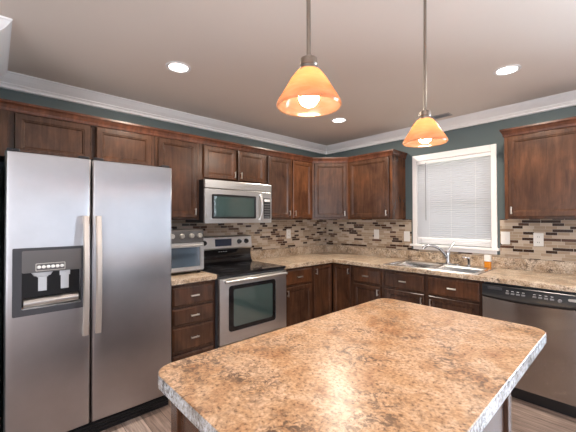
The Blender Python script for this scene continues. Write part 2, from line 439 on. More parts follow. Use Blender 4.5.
# ------------------------------------------------------------------ cabinet parts
def pull_v(parent, x, y, z, L=0.062):
    # small upright bar pull; y is the face it stands on (front is -y)
    m = MB(); m.box(x - 0.005, x + 0.005, y - 0.024, y - 0.015, z - L / 2, z + L / 2, 0.0025)
    for dz in (-L / 2 + 0.008, L / 2 - 0.008): m.lathe([(0.004, y - 0.017), (0.004, y)], (x, 0, z + dz), 'Y', 10)
    return m.build('handle', NICKEL, parent)
def pull_h(parent, x, y, z, L=0.072):
    m = MB(); m.box(x - L / 2, x + L / 2, y - 0.024, y - 0.015, z - 0.006, z + 0.006, 0.003)
    for dx in (-L / 2 + 0.010, L / 2 - 0.010): m.lathe([(0.004, y - 0.017), (0.004, y)], (x + dx, 0, z), 'Y', 10)
    return m.build('handle', NICKEL, parent)
def door_mesh(x0, x1, z0, z1, y, t=0.019, st=0.050):
    # recessed-panel door: outer bevel, flat frame, stepped moulding, recessed panel; back face at y
    m = MB(); bm = m.bm
    steps = [(0.0, 0.0), (0.0, t - 0.005), (0.005, t), (st - 0.013, t), (st - 0.009, t - 0.0035), (st - 0.004, t - 0.0035), (st + 0.003, t - 0.011)]
    loops = []
    for ins, d in steps:
        loops.append([bm.verts.new((x, y - d, z)) for x, z in ((x0 + ins, z0 + ins), (x1 - ins, z0 + ins), (x1 - ins, z1 - ins), (x0 + ins, z1 - ins))])
    bm.faces.new(loops[0][::-1]); bm.faces.new(loops[-1])
    for A, B in zip(loops, loops[1:]):
        for k in range(4): bm.faces.new((A[k], A[(k + 1) % 4], B[(k + 1) % 4], B[k]))
    return m
def slab_mesh(x0, x1, z0, z1, y, t=0.019):
    m = MB(); bm = m.bm; loops = []
    for ins, d in [(0, 0), (0, t - 0.008), (0.010, t - 0.005), (0.013, t)]:
        loops.append([bm.verts.new((x, y - d, z)) for x, z in ((x0 + ins, z0 + ins), (x1 - ins, z0 + ins), (x1 - ins, z1 - ins), (x0 + ins, z1 - ins))])
    bm.faces.new(loops[0][::-1]); bm.faces.new(loops[-1])
    for A, B in zip(loops, loops[1:]):
        for k in range(4): bm.faces.new((A[k], A[(k + 1) % 4], B[(k + 1) % 4], B[k]))
    return m
def door(parent, x0, x1, z0, z1, y, hx=None, hz=None):
    d = door_mesh(x0, x1, z0, z1, y - 0.004).build('door', CAB, parent)
    if hx is not None: pull_v(d, hx, y - 0.023, hz)
    return d
def drawer(parent, x0, x1, z0, z1, y, handle=True):
    d = slab_mesh(x0, x1, z0, z1, y - 0.004).build('drawer', CAB, parent)
    if handle: pull_h(d, 0.5 * (x0 + x1), y - 0.023, 0.5 * (z0 + z1))
    return d
UD, UB, UT = 0.300, 1.372, 2.100      # wall cabinets: depth of the box, bottom, top
G = 0.0006
def upper(label, loc, rz, w, zb, doors, zt=UT):
    # doors: (x0, x1, handle side or None)
    t = thing('wall_cabinet', label, 'cabinet', (loc[0], loc[1], zb), rz, 'dark wood wall cabinets')
    h = zt - zb
    m = MB(); m.box(G, w - G, -UD + 0.019, -0.002, 0, h, 0.0); m.frame(G, w - G, 0, h, 0.034, -UD, -UD + 0.0188)
    m.build('cabinet_box', CAB, t)
    for x0, x1, hs in doors:
        hx = None if hs is None else (x1 - 0.024 if hs == 'r' else x0 + 0.024)
        door(t, x0, x1, 0.020, h - 0.036, -UD, hx, 0.072)
    return t
RA = R(90)
# wall on the left: local x runs along +y
upper('wide dark wood cabinet above the refrigerator with two doors', (0, -3.452, 0), RA, 0.922, 1.780, [(0.030, 0.455, None), (0.492, 0.892, None)])
MB().box(0.002, UD, PY + 0.001, -3.4525, 1.780, UT).build('filler_panel', CAB)
tag(bpy.data.objects['filler_panel'], 'narrow dark wood filler between refrigerator cabinet and partition wall', 'panel')
upper('tall single-door wall cabinet between refrigerator and microwave', (0, -2.529, 0), RA, 0.398, UB, [(0.022, 0.372, 'r')])
upper('short two-door wall cabinet directly above the microwave', (0, -2.130, 0), RA, 0.780, 1.742, [(0.040, 0.392, 'r'), (0.420, 0.756, 'l')])
upper('narrow wall cabinet immediately right of the microwave', (0, -1.3495, 0), RA, 0.374, UB, [(0.022, 0.352, 'r')])
upper('narrowest wall cabinet, left of the angled corner cabinet', (0, -0.975, 0), RA, 0.364, UB, [(0.018, 0.336, 'l')])
# angled corner cabinet
cc = thing('wall_cabinet', 'angled corner wall cabinet with one door facing diagonally out', 'cabinet', (0, 0, UB), 0, 'dark wood wall cabinets')
e = 0.61
MB().prism([(0.002, -0.002), (0.002, -e + G), (UD, -e + G), (e - G, -UD), (e - G, -0.002)], 0, UT - UB).build('cabinet_box', CAB, cc)
dd = door_mesh(0.022, 0.416, 0.020, UT - UB - 0.036, -0.004).build('door', CAB, cc)
dd.location = (UD, -e, 0); dd.rotation_euler = (0, 0, R(45))
pull_v(dd, 0.392, -0.023, 0.072)
upper('wide single-door wall cabinet left of the window', (0.611, 0, 0), 0, 0.594, UB, [(0.034, 0.560, 'r')])
rc = upper('large single-door wall cabinet right of the window', (2.252, 0, 0), 0, 0.640, UB, [(0.030, 0.612, 'l')])
# crown strip on top of the cabinets
cprof = [(0.001, UT + 0.0005), (0.001, UT - 0.028), (0.008, UT - 0.028), (0.010, UT - 0.010), (0.018, UT + 0.010), (0.027, UT + 0.022), (0.027, UT + 0.036), (-0.05, UT + 0.036), (-0.05, UT + 0.0005)]
ct = MB().sweep(cprof, [(UD, PY + 0.002), (UD, -e), (e, -UD), (1.205, -UD), (1.205, -0.003)]).build('cabinet_crown', TRIMW)
tag(ct, 'long reddish brown crown strip along the tops of the left and corner cabinets', 'molding')
MB().sweep([(o, z - UB) for o, z in cprof], [(-0.0002, -0.003), (-0.0002, -UD), (0.640, -UD), (0.640, -0.003)]).build('crown_strip', TRIMW, rc)

# ------------------------------------------------------------------ base cabinets
BD, BT, TK = 0.600, 0.874, 0.105
def carcass(m, w, skip=False):
    m.box(G, 0.018, -BD + 0.02, -0.004, TK, BT); m.box(w - 0.018, w - G, -BD + 0.02, -0.004, TK, BT)
    m.box(0.018, w - 0.018, -BD + 0.02, -0.004, TK, TK + 0.018); m.box(0.018, w - 0.018, -0.012, -0.004, TK + 0.018, BT)
def base(name, label, loc, rz, w, rails, stiles=()):
    t = thing(name, label, 'cabinet', (loc[0], loc[1], 0), rz, 'dark wood base cabinets')
    m = MB(); carcass(m, w); m.build('cabinet_box', DARKIN, t)
    m = MB(); y0, y1 = -BD, -BD + 0.0195
    m.box(G, 0.034, y0, y1, TK, BT); m.box(w - 0.034, w - G, y0, y1, TK, BT)
    for a, b in rails: m.box(0.034, w - 0.034, y0, y1, a, b)
    for s in stiles: m.box(s - 0.022, s + 0.022, y0 + 0.0002, y1 - 0.0002, TK + 0.03, BT - 0.03)
    m.build('face_frame', CAB, t)
    MB().box(G, w - G, -BD + 0.075, -BD + 0.09, 0, TK).build('toe_kick', CAB, t)
    return t
t = base('base_cabinet', 'drawer stack base cabinet between refrigerator and range', (0, -2.529, 0), RA, 0.393, [(TK, 0.145), (0.325, 0.355), (0.530, 0.560), (0.665, 0.705), (0.835, BT)])
for a, b in ((0.700, 0.848), (0.553, 0.684), (0.352, 0.537), (0.136, 0.330)): drawer(t, 0.018, 0.372, a, b, -BD)
t = base('base_cabinet', 'base cabinet with drawer over door, right of the range', (0, -1.380, 0), RA, 0.440, [(TK, 0.145), (0.680, 0.715), (0.835, BT)])
drawer(t, 0.026, 0.412, 0.700, 0.852, -BD); door(t, 0.026, 0.412, 0.130, 0.682, -BD, 0.050, 0.625)
# corner cabinet with two doors meeting at the inside corner
t = thing('base_cabinet', 'inside corner base cabinet with two narrow doors at right angles', 'cabinet', (0, 0, 0), 0, 'dark wood base cabinets')
a, b = -0.938, 0.885
m = MB(); m.box(0.004, BD - 0.02, a, a + 0.018, TK, BT); m.box(b - 0.018, b, -BD + 0.02, -0.004, TK, BT)
m.box(0.004, 0.012, a + 0.018, -0.012, TK, BT); m.box(0.004, b - 0.018, -0.012, -0.004, TK, BT)
m.prism([(0.012, -0.012), (0.012, a + 0.018), (BD - 0.02, a + 0.018), (BD - 0.02, -BD + 0.02), (b - 0.018, -BD + 0.02), (b - 0.018, -0.012)], TK, TK + 0.018)
m.build('cabinet_box', DARKIN, t)
m = MB()
for z0, z1 in ((TK, 0.145), (0.845, BT)):
    m.box(BD - 0.0195, BD, a + 0.022, -BD, z0, z1); m.box(BD, b - 0.022, -BD, -BD + 0.0195, z0, z1)
m.box(BD - 0.0195, BD, a, a + 0.022, TK, BT); m.box(b - 0.022, b, -BD, -BD + 0.0195, TK, BT)
m.build('face_frame', CAB, t)
m = MB(); m.prism([(0.525, a), (0.525, -0.525), (b, -0.525), (b, -0.51), (0.51, -0.51), (0.51, a)], 0, TK); m.build('toe_kick', CAB, t)
d1 = door_mesh(a + 0.016, -BD - 0.026, 0.130, 0.858, -BD - 0.0005, st=0.045).build('door', CAB, t); d1.rotation_euler = (0, 0, RA)
pull_v(d1, a + 0.040, -BD - 0.0195, 0.800)
d2 = door_mesh(BD + 0.026, b - 0.014, 0.130, 0.858, -BD - 0.0005, st=0.045).build('door', CAB, t)
pull_v(d2, b - 0.034, -BD - 0.0195, 0.800)
t = base('base_cabinet', 'base cabinet with drawer over door, left of the sink', (0.887, 0, 0), 0, 0.380, [(TK, 0.145), (0.680, 0.715), (0.835, BT)])
drawer(t, 0.024, 0.356, 0.700, 0.852, -BD); door(t, 0.024, 0.356, 0.130, 0.682, -BD, 0.332, 0.625)
t = base('base_cabinet', 'wide base cabinet with two drawer fronts and two doors under the sink', (1.268, 0, 0), 0, 0.900, [(TK, 0.145), (0.680, 0.715), (0.835, BT)], (0.445,))
drawer(t, 0.022, 0.427, 0.700, 0.852, -BD); drawer(t, 0.463, 0.878, 0.700, 0.852, -BD)
door(t, 0.022, 0.427, 0.130, 0.682, -BD, 0.403, 0.625); door(t, 0.463, 0.878, 0.130, 0.682, -BD, 0.487, 0.625)
m = MB(); m.box(2.782, 3.02, -BD + 0.0, -0.004, 0, BT).build('end_panel', CAB)
tag(bpy.data.objects['end_panel'], 'dark wood end panel right of the dishwasher', 'panel')

# ------------------------------------------------------------------ counters
CZ0, CZ1, CF = 0.8755, 0.914, 0.640
SX0, SX1, SY0, SY1 = 1.285, 2.115, -0.585, -0.095      # hole for the sink
t = thing('countertop', 'short speckled countertop between refrigerator and range', 'countertop', (0, 0, 0), 0, 'speckled laminate countertops')
MB().grid([0.002, CF], [-2.529, -2.1365], lambda x, y: True, CZ0, CZ1).build('worktop', LAM2, t, bevel=0.004)
MB().box(0.002, 0.020, -2.529, -2.1365, CZ1 + 0.0003, 1.014, 0.003).build('upstand', LAM2, t)
t = thing('countertop', 'long L-shaped speckled countertop running around the corner past the sink', 'countertop', (0, 0, 0), 0, 'speckled laminate countertops')
MB().grid([0.002, CF, SX0, SX1, 3.03], [-1.3825, -CF, SY0, SY1, -0.002],
          lambda x, y: (x < CF or y > -CF) and not (SX0 < x < SX1 and SY0 < y < SY1), CZ0, CZ1).build('worktop', LAM2, t, bevel=0.004)
MB().sweep([(0.002, CZ1 + 0.0003), (0.020, CZ1 + 0.0003), (0.020, 1.011), (0.017, 1.014), (0.002, 1.014)], [(0, -1.3825), (0, 0), (3.03, 0)]).build('upstand', LAM2, t)

# mosaic backsplashes
b1 = MB().box(0, 2.528, -0.009, -0.001, 1.0145, 1.3715).build('tile_backsplash', MOSAIC, None)
b1.location = (0, -2.529, 0); b1.rotation_euler = (0, 0, RA)
tag(b1, 'brown and beige strip mosaic tile backsplash behind the range', 'backsplash')
m = MB(); m.box(0.0095, 1.2735, -0.009, -0.001, 1.0145, 1.3715); m.box(2.1435, 3.03, -0.009, -0.001, 1.0145, 1.3715)
m.box(1.2735, 2.1435, -0.009, -0.001, 1.0145, 1.035)
b2 = m.build('tile_backsplash', MOSAIC); tag(b2, 'brown and beige strip mosaic tile backsplash on the window wall', 'backsplash')

# ------------------------------------------------------------------ island
IX0, IX1, IY0, IY1 = 1.997, 2.765, -3.157, -1.823
t = thing('kitchen_island', 'dark wood island cabinet under the big speckled worktop', 'island', (2.37, -2.6, 0))
lx0, lx1, ly0, ly1 = 2.052 - 2.37, 2.690 - 2.37, -3.118 + 2.6, -2.085 + 2.6
MB().box(lx0 + 0.012, lx1 - 0.012, ly0 + 0.012, ly1 - 0.012, 0.0, 0.874).build('cabinet_box', CAB, t)
for x, y in ((lx0, ly0), (lx1 - 0.045, ly0), (lx0, ly1 - 0.045), (lx1 - 0.045, ly1 - 0.045)): MB().box(x, x + 0.045, y, y + 0.045, 0.0, 0.8745, 0.003).build('corner_post', CAB, t)
MB().box(lx0 + 0.005, lx1 - 0.005, ly0 + 0.005, ly1 - 0.005, 0.0, 0.09).build('base_molding', CAB, t)
isl = MB().prism(rrect(IX0 + 0.0012, IX1 - 0.0012, IY0 + 0.0012, IY1 - 0.0012, 0.067, 8), 0.875, 0.914).build('countertop', LAM, None, smooth=True, bevel=0.002)
m = ringplate(MB(), rrect(IX0, IX1, IY0, IY1, 0.068, 8), rrect(IX0 + 0.0011, IX1 - 0.0011, IY0 + 0.0011, IY1 - 0.0011, 0.067, 8), -0.9125, -0.8752)  # thin ring around the worktop, grey daylight reflection put into its colour
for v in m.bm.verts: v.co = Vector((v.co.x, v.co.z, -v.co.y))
tag(m.build('edge_sheen_band', laminate('edge_sheen_laminate', (0.50, 0.49, 0.49), (0.38, 0.36, 0.345), (0.22, 0.195, 0.175), (0.10, 0.08, 0.07), 0.22), isl, smooth=True), 'worktop edge with grey daylight sheen painted in')
tag(isl, 'large tan speckled island worktop with rounded corners', 'countertop', None)

# ------------------------------------------------------------------ refrigerator (local x along +y, front is -y)
FY0, FY1, FF = -3.474, -2.548, 0.704
fr = thing('refrigerator', 'tall stainless steel side-by-side refrigerator with ice dispenser', 'refrigerator', (0, FY0, 0), RA)
w = FY1 - FY0; sp = 0.410; dt = 0.075
MB().box(0.004, w - 0.004, -FF + dt + 0.008, -0.03, 0.03, 1.742, 0.004).build('body', DKGREY, fr)
def fdoor(x0, x1, z0, z1, hole=None):
    m = MB(); bm = m.bm; r = 0.014
    us = [(x0, 0.0), (x0, dt - r)]
    for k in range(1, 6):
        a = R(90 * k / 5); us.append((x0 + r - r * math.cos(a), dt - r + r * math.sin(a)))
    mid = sorted({x0 + (x1 - x0) * k / 8 for k in range(1, 8)} | ({hole[0], hole[1]} if hole else set()))
    mid = [u for u in mid if not hole or u in hole[:2] or min(abs(u - hole[0]), abs(u - hole[1])) > 0.012]
    us += [(u, dt) for u in mid if x0 + r + 0.002 < u < x1 - r - 0.002]
    for k in range(0, 5):
        a = R(90 * (5 - k) / 5); us.append((x1 - r + r * math.cos(a), dt - r + r * math.sin(a)))
    us += [(x1, dt - r), (x1, 0.0)]
    L = x1 - x0
    us = [(u, d + (0.006 * (1 - ((u - x0) / L * 2 - 1) ** 2) if d > dt - r - 1e-6 else 0)) for u, d in us]
    zs = [z0, z0 + 0.004] + ([hole[2], hole[3]] if hole else []) + [z1 - 0.004, z1]
    yb = -(FF - dt)
    grid = []
    for i, z in enumerate(zs):
        k = 0.004 if i in (0, len(zs) - 1) else 0
        grid.append([bm.verts.new((u, yb - max(0, d - (k if d > 0.01 else 0)), z)) for u, d in us])
    for i in range(len(zs) - 1):
        for j in range(len(us) - 1):
            um = 0.5 * (us[j][0] + us[j + 1][0])
            if hole and zs[i] == hole[2] and hole[0] < um < hole[1] and us[j][1] > dt - 1e-6: continue
            bm.faces.new((grid[i][j], grid[i][j + 1], grid[i + 1][j + 1], grid[i + 1][j]))
    bm.faces.new(grid[0]); bm.faces.new(grid[-1])
    if hole:                                     # niche walls and back
        hx0, hx1, hz0, hz1 = hole; n = [bm.verts.new((x, yb - 0.004, z)) for x, z in ((hx0, hz0), (hx1, hz0), (hx1, hz1), (hx0, hz1))]
        j0 = min(j for j, (u, d) in enumerate(us) if abs(u - hx0) < 1e-9); j1 = max(j for j, (u, d) in enumerate(us) if abs(u - hx1) < 1e-9)
        lo, hi = grid[2], grid[3]
        bm.faces.new(n[::-1])
        bm.faces.new([lo[j] for j in range(j0, j1 + 1)] + [n[1], n[0]])
        bm.faces.new([hi[j] for j in range(j0, j1 + 1)] + [n[2], n[3]])
        bm.faces.new((lo[j0], hi[j0], n[3], n[0])); bm.faces.new((lo[j1], hi[j1], n[2], n[1]))
    return m
HX0, HX1, HZ0, HZ1 = 0.038, 0.365, 0.843, 1.212
fd = fdoor(0.002, sp - 0.004, 0.112, 1.752, (HX0, HX1, HZ0, HZ1)).build('freezer_door', ST_FRIDGE, fr, smooth=True)
rd = fdoor(sp + 0.004, w - 0.002, 0.112, 1.752).build('refrigerator_door', ST_FRIDGE, fr, smooth=True)
def bar_handle(parent, x):
    m = MB(); z0, z1 = 0.668, 1.398; y = -FF
    n = 14; L0 = []
    for k in range(n + 1):
        s_ = k / n; z = z0 + (z1 - z0) * s_; d = 0.030 + 0.022 * math.sin(math.pi * s_)
        L0.append([m.bm.verts.new((x + dx, y - d + dy, z)) for dx, dy in ((-0.017, 0.004), (-0.011, -0.006), (0.011, -0.006), (0.017, 0.004), (0.013, 0.008), (-0.013, 0.008))])
    for A, B in zip(L0, L0[1:]):
        for k in range(6): m.bm.faces.new((A[k], A[(k + 1) % 6], B[(k + 1) % 6], B[k]))
    m.bm.faces.new(L0[0]); m.bm.faces.new(L0[-1])
    for z in (z0 + 0.03, z1 - 0.03): m.box(x - 0.012, x + 0.012, y - 0.034, y + 0.004, z - 0.022, z + 0.022, 0.003)
    return tag(m.build('handle', HANDLE, parent, smooth=True), 'pale satin bar handle')
bar_handle(fd, sp - 0.034); bar_handle(rd, sp + 0.034)
# dispenser: dark bezel, control panel, buttons, paddles, tray
yF = -FF - 0.004
m = ringplate(MB(), rrect(HX0 - 0.004, HX1 + 0.004, HZ0 - 0.004, HZ1 + 0.004, 0.006, 2), rrect(HX0 + 0.036, HX1 - 0.010, HZ0 + 0.030, HZ1 - 0.012, 0.006, 2), yF - 0.005, yF + 0.030)
tag(m.build('dispenser_bezel', DKGREY, fd), 'dark grey surround of the ice dispenser')
m = MB(); plate(m, rrect(HX0 + 0.034, HX1 - 0.008, HZ0 + 0.232, HZ1 - 0.010, 0.012, 4), yF - 0.002, yF + 0.05)
m.build('control_panel', GUN, fd)
m = ringplate(MB(), rrect(0.134, 0.274, 1.082, 1.126, 0.004, 2), rrect(0.138, 0.270, 1.086, 1.122, 0.003, 2), yF - 0.004, yF)
m.build('button_frame', NICKEL, fd)
for k in range(6):
    MB().lathe([(0.0095, yF), (0.0095, yF - 0.005), (0.006, yF - 0.007)], (0.150 + k * 0.0215, 0, 1.104), 'Y', 14).build('button', WHITEPL, fd, smooth=True)
m = MB(); m.box(HX0 + 0.034, HX1 - 0.008, yF + 0.060, yF + 0.072, HZ0 + 0.028, HZ0 + 0.234); m.build('niche_back', BLACK, fd)
for x in (0.168, 0.275):
    m = MB(); m.prism([(x - 0.026, yF + 0.02), (x + 0.026, yF + 0.02), (x + 0.020, yF + 0.055), (x - 0.020, yF + 0.055)], 1.045, 1.074)
    m.prism([(x - 0.020, yF + 0.022), (x + 0.020, yF + 0.022), (x + 0.016, yF + 0.034), (x - 0.016, yF + 0.034)], 0.965, 1.045)
    m.build('paddle', CRYSTAL, fd)
m = MB(); m.lathe([(0.052, 1.0725), (0.040, 1.052), (0.022, 1.046), (0.002, 1.046)], (0.168, yF + 0.030, 0), 'Z', 24)
for v in m.bm.verts: v.co.y = yF + 0.032 + (v.co.y - yF - 0.030) * 0.5
m.build('ice_chute', CRYSTAL, fd, smooth=True)
m = MB(); m.tube([(HX0 + 0.045, yF + 0.030, 0.900), (HX1 - 0.022, yF + 0.030, 0.906)], 0.026, 16); m.box(HX0 + 0.036, HX1 - 0.010, yF + 0.002, yF + 0.058, HZ0 + 0.026, HZ0 + 0.036)
m.build('drip_tray', ST, fd, smooth=True)
m = MB()
for k in range(14):
    pass
m.lathe([(0.001, yF + 0.0), (0.026, yF + 0.0), (0.026, yF - 0.002), (0.001, yF - 0.002)], (0, 0, 0), 'Y', 24)
for v in m.bm.verts: v.co.z *= 0.22
for v in m.bm.verts: v.co += Vector((0.800, 0.003, 1.690 + 0.006 * (v.co.x / 0.026) ** 2))
tag(m.build('badge', CHROME, rd), 'small bright oval emblem')
for x in (0.03, sp - 0.045, sp + 0.035, w - 0.05):
    m = MB(); m.box(x - 0.022, x + 0.034, -FF + 0.012, -FF + 0.13, 1.7525, 1.770, 0.004); m.build('hinge_cover', BLACK, fr)
m = MB(); m.box(0.006, w - 0.006, -FF + 0.055, -FF + 0.12, 0.002, 0.102)
for k in range(5): m.box(0.008, w - 0.008, -FF + 0.047 - 0.004 * (k % 2), -FF + 0.056, 0.012 + k * 0.018, 0.021 + k * 0.018, 0.002)
tag(m.build('kick_grille', BLACK, fr), 'black ribbed grille at the foot')

# ------------------------------------------------------------------ range
RX0, RX1 = -2.1335, -1.3885
rg = thing('electric_range', 'stainless steel electric range with black glass cooktop', 'range', (0, RX0, 0), RA)
w = RX1 - RX0; RF = 0.640
MB().box(0.002, w - 0.002, -RF, -0.03, 0.03, 0.893).build('body', DKGREY, rg)
m = MB(); m.box(0.0, w, -RF - 0.026, -0.085, 0.8935, 0.916, 0.005)
ck = m.build('cooktop', BLACKGL, rg)
for x, y, r in ((0.20, -0.50, 0.10), (0.55, -0.50, 0.078), (0.20, -0.23, 0.078), (0.55, -0.23, 0.10)):
    m = MB()
    for rr in (r, r * 0.66): m.lathe([(rr - 0.002, 0.9161), (rr, 0.9161), (rr, 0.9166), (rr - 0.002, 0.9166)], (x, y, 0), 'Z', 40, True)
    m.build('burner_ring', RINGM, ck)
# backguard: black lower panel, steel upper panel with display and knobs
bg = MB(); bm = bg.bm
ps = [(-0.030, 0.9165), (-0.112, 0.9165), (-0.104, 0.926), (-0.090, 0.945), (-0.080, 0.970), (-0.076, 1.000), (-0.078, 1.030), (-0.086, 1.062), (-0.030, 1.062)]
A = [bm.verts.new((0.002, y, z)) for y, z in ps]; B = [bm.verts.new((w - 0.002, y, z)) for y, z in ps]
bm.faces.new(A); bm.faces.new(B)
for k in range(9): bm.faces.new((A[k], A[(k + 1) % 9], B[(k + 1) % 9], B[k]))
bgo = bg.build('backguard', BLACKGL, rg, smooth=True)
m = MB(); bm = m.bm
ps = [(-0.092, 1.0625), (-0.098, 1.075), (-0.086, 1.190), (-0.078, 1.200), (-0.030, 1.200), (-0.030, 1.0625)]
A = [bm.verts.new((0.0, y, z)) for y, z in ps]; B = [bm.verts.new((w, y, z)) for y, z in ps]
bm.faces.new(A); bm.faces.new(B)
for k in range(6): bm.faces.new((A[k], A[(k + 1) % 6], B[(k + 1) % 6], B[k]))
cp = m.build('control_panel', ST, rg)
def slanty(z): return -0.098 + (z - 1.075) * 0.012 / 0.115
m = MB(); m.box(0.288, 0.484, slanty(1.13) - 0.0035, slanty(1.13) + 0.012, 1.094, 1.172, 0.002); m.build('display', DISPLAY, cp)
for x in (0.075, 0.165, 0.580, 0.672):
    z = 1.138; y = slanty(z)
    m = MB(); m.lathe([(0.026, y + 0.004), (0.026, y - 0.006), (0.021, y - 0.010), (0.019, y - 0.026), (0.004, y - 0.028)], (x, 0, z), 'Y', 24)
    m.box(x - 0.003, x + 0.003, y - 0.031, y - 0.026, z - 0.018, z + 0.018); m.build('knob', BLACK, cp, smooth=True)
for k in range(4):
    m = MB(); m.box(0.335 + 0.028 * k, 0.347 + 0.028 * k, -0.0835, -0.0790, 1.037, 1.0405); m.build('marking', MARK, bgo)
# oven door
D0, D1 = -RF - 0.001, -RF - 0.032
m = MB()
o = rrect(0.0, w, 0.322, 0.874, 0.006, 6); i = rrect(0.088, w - 0.138 + 0.0, 0.418, 0.808, 0.028, 6)
od = ringplate(m, o, i, D1, D0).build('oven_door', ST, rg, bevel=0.003)
ctr = 0.5 * (0.088 + w - 0.138)
m = ringplate(MB(), rrect(0.0885, w - 0.1385, 0.4185, 0.8075, 0.028, 6), rrect(0.135, w - 0.175, 0.455, 0.775, 0.018, 6), D1 - 0.002, D0 - 0.004)
m.build('window_frame', BLACKGL, od)
m = MB(); plate(m, rrect(0.1345, w - 0.1745, 0.4545, 0.7755, 0.018, 6), D1 + 0.002, D0 - 0.004); tag(m.build('window_pane', WINGL, od), 'dark reflective oven window')
m = MB(); m.tube([(0.03, D1 - 0.040, 0.852), (w / 2, D1 - 0.046, 0.852), (w - 0.03, D1 - 0.040, 0.852)], 0.0135, 16)
for x in (0.055, w - 0.055): m.box(x - 0.013, x + 0.013, D1 - 0.040, D1 + 0.001, 0.842, 0.862, 0.003)
m.build('handle', ST, od, smooth=True)
m = MB(); m.box(0.0, w, -RF - 0.030, -RF - 0.001, 0.095, 0.312, 0.004); m.build('storage_drawer', ST, rg)
MB().box(0.02, w - 0.02, -RF + 0.05, -RF + 0.07, 0.002, 0.09).build('kick_plate', BLACK, rg)

# ------------------------------------------------------------------ microwave
MX0, MX1 = -2.1275, -1.3535
mw = thing('microwave_oven', 'stainless steel microwave mounted over the range', 'microwave', (0, MX0, 1.335), RA)
w = MX1 - MX0; MF = 0.372; h = 1.7415 - 1.335
MB().box(0.002, w - 0.002, -MF, -0.012, 0.010, h - 0.002).build('body', BLACK, mw)
MB().box(0.0, w, -MF - 0.034, -MF - 0.0005, 0.325, h - 0.004, 0.004).build('vent_panel', ST, mw)
m = MB(); o = rrect(0.0, 0.652, 0.004, 0.321, 0.006, 5); i = rrect(0.072, 0.570, 0.048, 0.272, 0.012, 5)
md = ringplate(m, o, i, -MF - 0.032, -MF - 0.0005).build('microwave_door', ST, mw, bevel=0.003)
m = ringplate(MB(), rrect(0.0725, 0.5695, 0.0485, 0.2715, 0.012, 5), rrect(0.092, 0.550, 0.066, 0.256, 0.008, 5), -MF - 0.034, -MF - 0.004); m.build('window_frame', BLACK, md)
m = MB(); plate(m, rrect(0.0915, 0.5505, 0.0655, 0.2565, 0.008, 5), -MF - 0.030, -MF - 0.004); tag(m.build('window_pane', WINGL, md), 'dark reflective microwave window')
m = MB(); n = 12
pts = [(0.622, -MF - 0.034 - 0.036 * math.sin(math.pi * (0.08 + 0.84 * k / n)), 0.036 + 0.262 * k / n) for k in range(n + 1)]
m.tube(pts, 0.0105, 12)
for z in (0.045, 0.289): m.box(0.611, 0.633, -MF - 0.044, -MF - 0.030, z - 0.012, z + 0.012, 0.003)
m.build('handle', ST, md, smooth=True)
MB().box(0.6535, w, -MF - 0.032, -MF - 0.0005, 0.004, 0.321, 0.004).build('control_surround', ST, mw)
m = MB(); plate(m, rrect(0.668, w - 0.016, 0.048, 0.258, 0.006, 3), -MF - 0.035, -MF - 0.030); kp = m.build('keypad', BLACK, mw)
MB().box(0.676, w - 0.024, -MF - 0.0365, -MF - 0.0345, 0.222, 0.248).build('display', MARK, kp)
for r in range(6):
    for c in range(3):
        MB().box(0.676 + c * 0.026, 0.692 + c * 0.026, -MF - 0.0362, -MF - 0.0345, 0.060 + r * 0.026, 0.069 + r * 0.026).build('button', GREYPL, kp)

# ------------------------------------------------------------------ toaster oven
to = thing('toaster_oven', 'silver toaster oven on the counter beside the refrigerator', 'toaster oven', (0.10, -2.512, CZ1), RA)
w, d, h = 0.352, 0.345, 0.375
for x in (0.03, w - 0.03):
    for y in (-0.03, -d + 0.03): MB().lathe([(0.013, 0.0005), (0.015, 0.018)], (x, y, 0), 'Z', 14).build('foot', RUBBER, to)
MB().box(0, w, -d, 0, 0.018, h, 0.008).build('housing', GUN, to)
MB().box(0.004, w - 0.004, -d - 0.008, -d + 0.002, 0.268, h - 0.006, 0.003).build('control_strip', GUN, to)
for x in (0.065, 0.150, 0.235, 0.310):
    m = MB(); m.lathe([(0.021, -d - 0.008), (0.020, -d - 0.024), (0.016, -d - 0.028), (0.002, -d - 0.028)], (x, 0, 0.322), 'Y', 22); m.build('knob', NICKEL, to, smooth=True)
m = MB(); ringplate(m, rrect(0.006, w - 0.006, 0.030, 0.262, 0.006, 3), rrect(0.028, w - 0.040, 0.062, 0.226, 0.006, 3), -d - 0.016, -d - 0.0005)
td = m.build('toaster_door', ST, to)
MB().box(0.0285, w - 0.0405, -d - 0.010, -d - 0.006, 0.0625, 0.2255).build('window_pane', plain('toaster_glass', (0.07, 0.10, 0.14), 0.06, IOR=1.8), td)
m = MB(); m.tube([(0.03, -d - 0.040, 0.243), (w - 0.03, -d - 0.040, 0.243)], 0.008, 12)
for x in (0.045, w - 0.045): m.box(x - 0.006, x + 0.006, -d - 0.040, -d - 0.015, 0.238, 0.248)
m.build('handle', ST, td, smooth=True)

# ------------------------------------------------------------------ dishwasher
dw = thing('dishwasher', 'stainless steel dishwasher with black control panel', 'dishwasher', (2.1735, 0, 0), 0)
w = 0.606; DF = 0.612
MB().box(0.003, w - 0.003, -DF + 0.03, -0.03, 0.09, 0.868).build('body', DKGREY, dw)
m = MB(); bm = m.bm; n = 24
rows = []
for k in range(n + 1):
    u = 0.001 + (w - 0.002) * k / n; zt = 0.763 - 0.016 * (1 - (2 * k / n - 1) ** 2)
    bl = 0.004 * (1 - (2 * k / n - 1) ** 2)
    rows.append([bm.verts.new((u, y, z)) for y, z in ((-DF + 0.029, 0.112), (-DF - 0.022 - bl, 0.112), (-DF - 0.026 - bl, 0.118), (-DF - 0.026 - bl, zt - 0.004), (-DF - 0.022 - bl, zt), (-DF + 0.029, zt))])
for A, B in zip(rows, rows[1:]):
    for k in range(6): bm.faces.new((A[k], A[(k + 1) % 6], B[(k + 1) % 6], B[k]))
